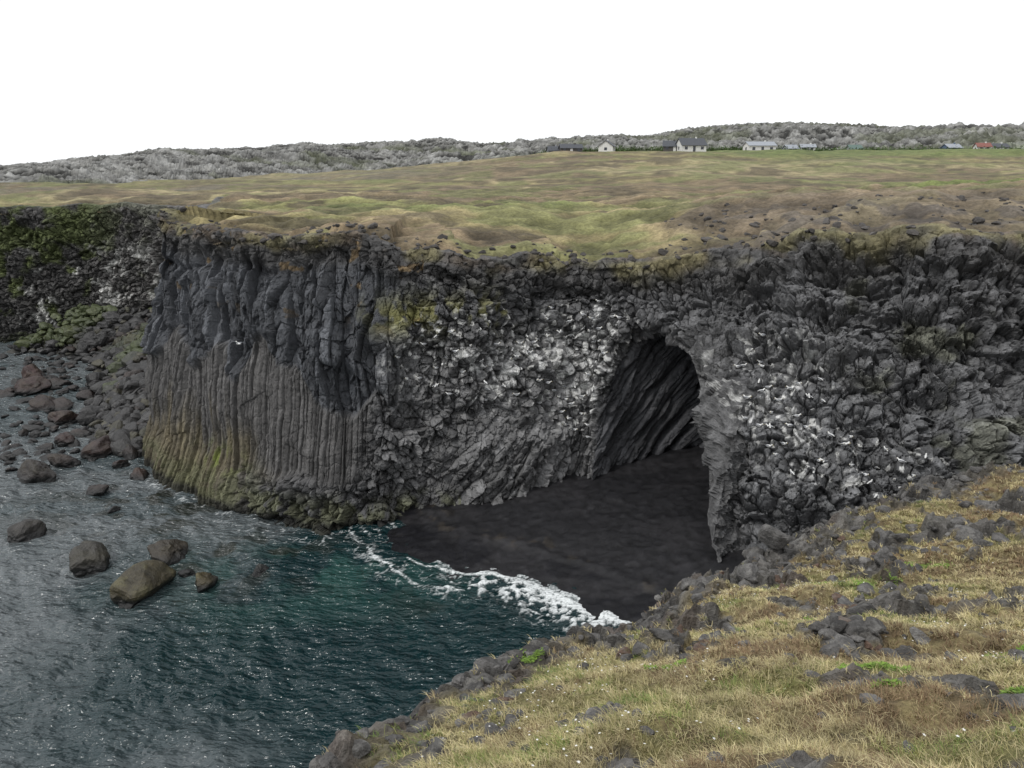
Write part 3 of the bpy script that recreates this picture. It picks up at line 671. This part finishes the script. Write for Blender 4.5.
for (x0,y0,rr_) in ((4.0,7.6,.22),(6.2,8.4,.25),(.35,12.1,.25),(7.4,15.4,.4),(3.4,6.4,.12),(2.0,8.9,.15),(5.3,12.6,.25),(9.9,17.3,.4),(4.9,6.6,.15)):
    nl=int(700*min(1,rr_/.25))
    cxs=x0+rng.normal(size=7)*rr_*.7;cys=y0+rng.normal(size=7)*rr_*.5;w_=rng.integers(0,7,nl)
    x=cxs[w_]+rng.normal(size=nl)*rr_*.22;y=cys[w_]+rng.normal(size=nl)*rr_*.22;z,_,_=lookup(x,y)
    hh_=.02+.06*rng.random(nl);az=rng.uniform(0,6.28,nl);L_=.035
    c0=np.stack([x,y,z+hh_],1);d1=np.stack([np.cos(az),np.sin(az),.6*rng.random(nl)],1)*L_;d2=np.stack([-np.sin(az),np.cos(az),.2*rng.random(nl)],1)*L_*.3
    V=np.stack([c0-d1,c0+d2,c0+d1,c0-d2],1).reshape(-1,3);i=np.arange(nl)[:,None]*4
    F=np.concatenate([i+np.array([[0,1,2]]),i+np.array([[0,2,3]])],0)
    acc.add(V,F,np.repeat(np.array([(.15,.24,.04)])*rng.uniform(.5,1.3,(nl,1)),4,0))
acc.build('green_herbs',M_blade)
M_fl=flat_mat('white_petals',(.75,.74,.7),.6,.05)
nf_=1200
x=rng.uniform(-2,14,nf_*4);y=rng.uniform(4,21,nf_*4);cl=fbm(x/1.2,y/1.2,0*x,777,3);z,rm,ed=lookup(x,y)
kp=(cl>.1)&(rm<.3)&(ed<0);x=x[kp][:nf_];y=y[kp][:nf_];z=z[kp][:nf_];nfl=len(x)
a=np.linspace(0,2*math.pi,11)[:-1];rp=np.where(np.arange(10)%2==0,.016,.008)
cz=z+.07+.04*rng.random(nfl);tx,ty=rng.normal(size=nfl)*.3,rng.normal(size=nfl)*.3-.3
V=np.zeros((nfl,11,3));V[:,0]=np.stack([x,y,cz],1)
for j in range(10):
    ox=rp[j]*math.cos(a[j]);oy=rp[j]*math.sin(a[j]);V[:,j+1]=np.stack([x+ox,y+oy,cz+ox*tx+oy*ty+.003],1)
base_i=np.arange(nfl)[:,None]*11
F=np.concatenate([base_i+np.array([[0,j+1,(j+1)%10+1]]) for j in range(10)],0)
make_mesh('wildflowers',V.reshape(-1,3),F,M_fl)
print('grass',time.time()-T0)

# ------------------------------------------------------------------ birds
def loft(rings,nseg=10):
    V=[];F=[]
    for (y,z,rx,rz) in rings:
        for j in range(nseg):
            a=2*math.pi*j/nseg;V.append((rx*math.cos(a),y,z+rz*math.sin(a)))
    for i in range(len(rings)-1):
        for j in range(nseg):
            a=i*nseg+j;b_=i*nseg+(j+1)%nseg;c=b_+nseg;d_=a+nseg;F+= [(a,b_,c),(a,c,d_)]
    return np.array(V),np.array(F)
def bird(spread=False):
    A=Acc();W=(.70,.70,.68);Gy=(.25,.26,.28);Bk=(.02,.02,.02)
    V,F=loft([(-.24,.11,.002,.002),(-.23,.11,.035,.006),(-.15,.11,.04,.02),(-.08,.105,.06,.055),(.02,.10,.075,.072),(.09,.115,.062,.062),(.13,.15,.04,.045),(.155,.185,.036,.038),(.185,.20,.035,.036),(.21,.198,.024,.026),(.222,.195,.004,.004)])
    A.add(V,F,W)
    V,F=loft([(.205,.195,.010,.012),(.235,.192,.008,.009),(.262,.183,.001,.001)],6);A.add(V,F,(.5,.36,.04))
    if spread:
        for s in (-1,1):
            P=[(.05*s,.08,.13),(.05*s,-.06,.13),(.22*s,.12,.20),(.22*s,-.05,.19),(.42*s,.06,.19),(.42*s,-.06,.18),(.58*s,-.08,.15)]
            V=np.array(P+[(p[0],p[1],p[2]+.012) for p in P]);q=[(0,1,3,2),(2,3,5,4)];F=[]
            for a,b_,c,d_ in q:
                F+=[(a,b_,c),(a,c,d_),(a+7,c+7,b_+7),(a+7,d_+7,c+7)]
            F+=[(4,5,6),(11,13,12),(0,2,9),(0,9,7),(2,4,11),(2,11,9),(4,6,13),(4,13,11),(1,8,10),(1,10,3),(3,10,12),(3,12,5),(5,12,13),(5,13,6)]
            c=np.tile(Gy,(14,1));c[6]=Bk;c[13]=Bk;A.add(V,np.array(F),c)
    else:
        for s in (-1,1):
            V,F=loft([(-.27,.115,.001,.001),(-.20,.125,.012,.012),(-.08,.13,.018,.035),(.04,.125,.018,.045),(.09,.12,.004,.01)],8)
            V[:,0]+=s*.058;c=np.tile(Gy,(len(V),1));c[:16]=Bk;A.add(V,F,c)
        for s in (-1,1):
            V,F=loft([(0,0,.006,.006),(.03,.0,.006,.004)],5);V=V+np.array([.025*s,0,.005]);A.add(V,F,(.05,.05,.05))
            V=np.array([(.025*s-.005,0,0),(.025*s+.005,0,0),(.025*s,.008,0),(.025*s-.005,0,.06),(.025*s+.005,0,.06),(.025*s,.008,.06)]);A.add(V,np.array([(0,1,4),(0,4,3),(1,2,5),(1,5,4),(2,0,3),(2,3,5)]),(.05,.05,.05))
    return np.vstack(A.V),np.vstack(A.F),np.vstack(A.C)
bV,bF,bC=bird()
acc=Acc();gr=np.where((g>.25)&(cliffP[...,2]>4)&(caveW<.2))
selb=rng.choice(len(gr[0]),190,replace=False)
nn2=normals(X2,Y2,Z2)
for k_ in selb:
    i0,j0=gr[0][k_],gr[1][k_]
    a,b_=max(i0-8,0),min(i0+8,NR);c_,d_=max(j0-8,0),min(j0+8,NC)
    sub_=nn2[a:b_,c_:d_,2];m_=np.unravel_index(np.argmax(sub_),sub_.shape);i1,j1=a+m_[0],c_+m_[1]
    p=cliffP[i1,j1];an_=rng.uniform(0,6.28);ca,sa=math.cos(an_),math.sin(an_);sc=1.0
    R=np.array([[ca,-sa,0],[sa,ca,0],[0,0,1]])*sc
    acc.add(bV@R.T+p+cliffN[i1,j1]*.05,bF,bC)
acc.build('nesting_seabirds',M_blade,smooth=True)
fV,fF,fC=bird(True)
for (x,y,z,an_,roll) in ((-15.0,43.0,10.5,1.0,.3),(-30,80,8,2.2,-.2)):
    ca,sa=math.cos(an_),math.sin(an_);R=np.array([[ca,-sa,0],[sa,ca,0],[0,0,1]]);Rr=np.array([[math.cos(roll),0,math.sin(roll)],[0,1,0],[-math.sin(roll),0,math.cos(roll)]])
    make_mesh('flying_seagull',fV@(R@Rr).T+np.array([x,y,z]),fF,M_blade,col=fC,smooth=True)

# ------------------------------------------------------------------ houses
Mw=flat_mat('white_wall',(.62,.62,.60));Mg=flat_mat('grey_wall',(.25,.26,.28));Mdk=flat_mat('dark_wall',(.07,.065,.06));Mrd=flat_mat('dark_roof',(.06,.065,.075));Mrg=flat_mat('grey_roof',(.28,.30,.33));Mrr=flat_mat('red_roof',(.20,.075,.06));Mgl=flat_mat('window_glass',(.03,.035,.045),.1);Mbl=flat_mat('blue_wall',(.09,.13,.2));Mgr=flat_mat('green_roof',(.10,.15,.13))
def box(x0,x1,y0,y1,z0,z1):
    V=np.array([(x0,y0,z0),(x1,y0,z0),(x1,y1,z0),(x0,y1,z0),(x0,y0,z1),(x1,y0,z1),(x1,y1,z1),(x0,y1,z1)],float)
    F=np.array([(0,3,2,1),(4,5,6,7),(0,1,5,4),(1,2,6,5),(2,3,7,6),(3,0,4,7)]);return V,F
def boxes(lst):
    V=[];F=[];n=0
    for b_ in lst:
        v_,f_=box(*b_);V.append(v_);F.append(f_+n);n+=8
    return np.vstack(V),np.vstack(F)
def house(name,x,y,rot,Lh,Wh,h,rh,mw,mr):
    Lh*=.85;Wh*=.85;h*=.82;rh*=.85
    i=np.argmin((px-x)**2+(py-y)**2);z=H.ravel()[i]
    e=bpy.data.objects.new(name,None);scene.collection.objects.link(e);e.location=(x,y,z-.1);e.rotation_euler=(0,0,rot)
    a,b_=Lh/2,Wh/2
    V=np.array([(-a,-b_,-1),(a,-b_,-1),(a,b_,-1),(-a,b_,-1),(-a,-b_,h),(a,-b_,h),(a,b_,h),(-a,b_,h),(-a,0,h+rh),(a,0,h+rh)],float)
    me=bpy.data.meshes.new('walls');me.from_pydata([tuple(q) for q in V],[],[(0,1,5,4),(2,3,7,6),(1,2,6,9,5),(3,0,4,8,7)]);me.materials.append(mw)
    o=bpy.data.objects.new('walls',me);scene.collection.objects.link(o);o.parent=e
    ov=.35;t=.16;k=rh/b_
    def slab(s):
        P=[(-a-ov,s*(b_+ov),h-k*ov+.02),(a+ov,s*(b_+ov),h-k*ov+.02),(a+ov,0,h+rh+.02),(-a-ov,0,h+rh+.02)];return P+[(q[0],q[1],q[2]+t) for q in P]
    vs=slab(-1)+slab(1);f=[(0,1,5,4),(1,2,6,5),(2,3,7,6),(3,0,4,7),(4,5,6,7),(0,3,2,1)]
    me=bpy.data.meshes.new('roof');me.from_pydata(vs,[],f+[tuple(8+q for q in ff) for ff in f]);me.materials.append(mr)
    o=bpy.data.objects.new('roof',me);scene.collection.objects.link(o);o.parent=e
    nw=max(2,int(Lh/2.4));wl_=[]
    for i_ in range(nw):
        cx_=-a+Lh*(i_+.5)/nw
        if i_==nw//2: continue
        wl_.append((cx_-.5,cx_+.5,-b_-.03,-b_+.02,.8,1.8))
    wl_+=[(-a-.03,-a+.02,-.5,.5,.8,1.8),(a-.02,a+.03,-.5,.5,.8,1.8)]
    V,F=boxes(wl_);o=make_mesh('windows',V,F,Mgl);o.parent=e
    cx_=-a+Lh*(nw//2+.5)/nw;V,F=boxes([(cx_-.45,cx_+.45,-b_-.035,-b_+.02,0,1.9)]);o=make_mesh('door',V,F,Mrd if mw is not Mdk else Mw);o.parent=e
    V,F=boxes([(a*.4-.25,a*.4+.25,-.25,.25,h+rh*.6,h+rh+.6)]);o=make_mesh('chimney',V,F,mw);o.parent=e
house('farmhouse',61,286,.15,10,8,2.7,2.6,Mw,Mrd)
house('farmhouse',55,290,-.2,6,6,2.3,2.0,Mdk,Mrd)
house('farmhouse',34,300,1.3,7,6,2.7,2.2,Mw,Mrd)
house('farmhouse',85,288,.1,11,7,2.8,1.4,Mw,Mrg)
house('cabin',21,300,.1,9,5,2.4,1.4,Mdk,Mrd)
house('cabin',15,303,.1,5,5,2.2,1.6,Mg,Mrd)
house('farmhouse',103,310,.2,5,5,2.4,1.4,Mg,Mrg)
house('cabin',110,312,-.1,6,4,2.2,1.1,Mw,Mrg)
house('farmhouse',138,338,.1,6,5,2.8,1.8,Mg,Mgr)
house('farmhouse',174,332,.2,7,6,2.6,1.6,Mbl,Mrg)
house('cabin',188,335,-.1,6,5,2.6,1.6,Mw,Mrr)
house('farmhouse',200,345,.1,8,6,2.6,1.6,Mw,Mrd)
acc=Acc()
for i in range(560):
    if i<380: x=rng.uniform(85,225);y=rng.uniform(316,352)
    else: x=rng.uniform(10,110);y=rng.uniform(303,325)
    s=rng.uniform(1.0,2.8);z=float(Hfar(np.array([x]),np.array([y]))[0])
    nl=45;P_=rng.normal(size=(nl,3))*np.array([s*.5,s*.5,s*.35]);P_[:,2]=np.abs(P_[:,2])+.2
    d1=rng.normal(size=(nl,3))*.35;d2=rng.normal(size=(nl,3))*.35
    V=np.stack([P_,P_+d1,P_+d2],1).reshape(-1,3)+np.array([x,y,z]);F=np.arange(nl*3).reshape(-1,3)
    acc.add(V,F,np.array((.05,.08,.025))*rng.uniform(.6,1.5))
acc.build('birch_scrub',M_blade)

# ------------------------------------------------------------------ light & camera
el=math.radians(52)
wd=bpy.data.worlds.new('World');scene.world=wd;wd.use_nodes=True
N=wd.node_tree.nodes;L=wd.node_tree.links;N.clear()
out=N.new('ShaderNodeOutputWorld');sky=N.new('ShaderNodeTexSky');sky.sky_type='NISHITA';sky.sun_disc=False;sky.sun_elevation=el
b1=N.new('ShaderNodeBackground');b1.inputs['Strength'].default_value=.1;L.new(sky.outputs[0],b1.inputs[0])
b2=N.new('ShaderNodeBackground');b2.inputs['Strength'].default_value=1.0
tc=N.new('ShaderNodeTexCoord');nz=N.new('ShaderNodeTexNoise');nz.inputs['Scale'].default_value=2.2;nz.inputs['Detail'].default_value=4;L.new(tc.outputs['Generated'],nz.inputs['Vector'])
rp_=N.new('ShaderNodeValToRGB');rp_.color_ramp.elements[0].position=.3;rp_.color_ramp.elements[1].position=.7
rp_.color_ramp.elements[0].color=(1.08,1.10,1.13,1);rp_.color_ramp.elements[1].color=(1.23,1.24,1.26,1)
L.new(nz.outputs['Fac'],rp_.inputs[0]);L.new(rp_.outputs[0],b2.inputs[0])
ms_=N.new('ShaderNodeMixShader');ms_.inputs[0].default_value=.92;L.new(b1.outputs[0],ms_.inputs[1]);L.new(b2.outputs[0],ms_.inputs[2]);L.new(ms_.outputs[0],out.inputs[0])
sd_=bpy.data.lights.new('sun','SUN');sd_.energy=1.5;sd_.angle=math.radians(11);sd_.color=(1,.975,.94)
so=bpy.data.objects.new('sun',sd_);scene.collection.objects.link(so)
from mathutils import Vector
dirv=Vector((-.75*math.cos(el),-.66*math.cos(el),math.sin(el)))
so.rotation_euler=dirv.to_track_quat('Z','Y').to_euler();so.location=(0,0,60)
sky.sun_rotation=math.atan2(dirv.x,dirv.y)
cam=bpy.data.cameras.new('camera');cam.lens=28.27;cam.sensor_width=36;cam.clip_end=8000;cam.clip_start=.1
co_=bpy.data.objects.new('camera',cam);scene.collection.objects.link(co_);co_.location=(0,0,20);co_.rotation_euler=(math.radians(90-15.2),0,0)
scene.camera=co_
scene.view_settings.view_transform='Standard';scene.view_settings.look='None';scene.view_settings.exposure=0
print('done',time.time()-T0)
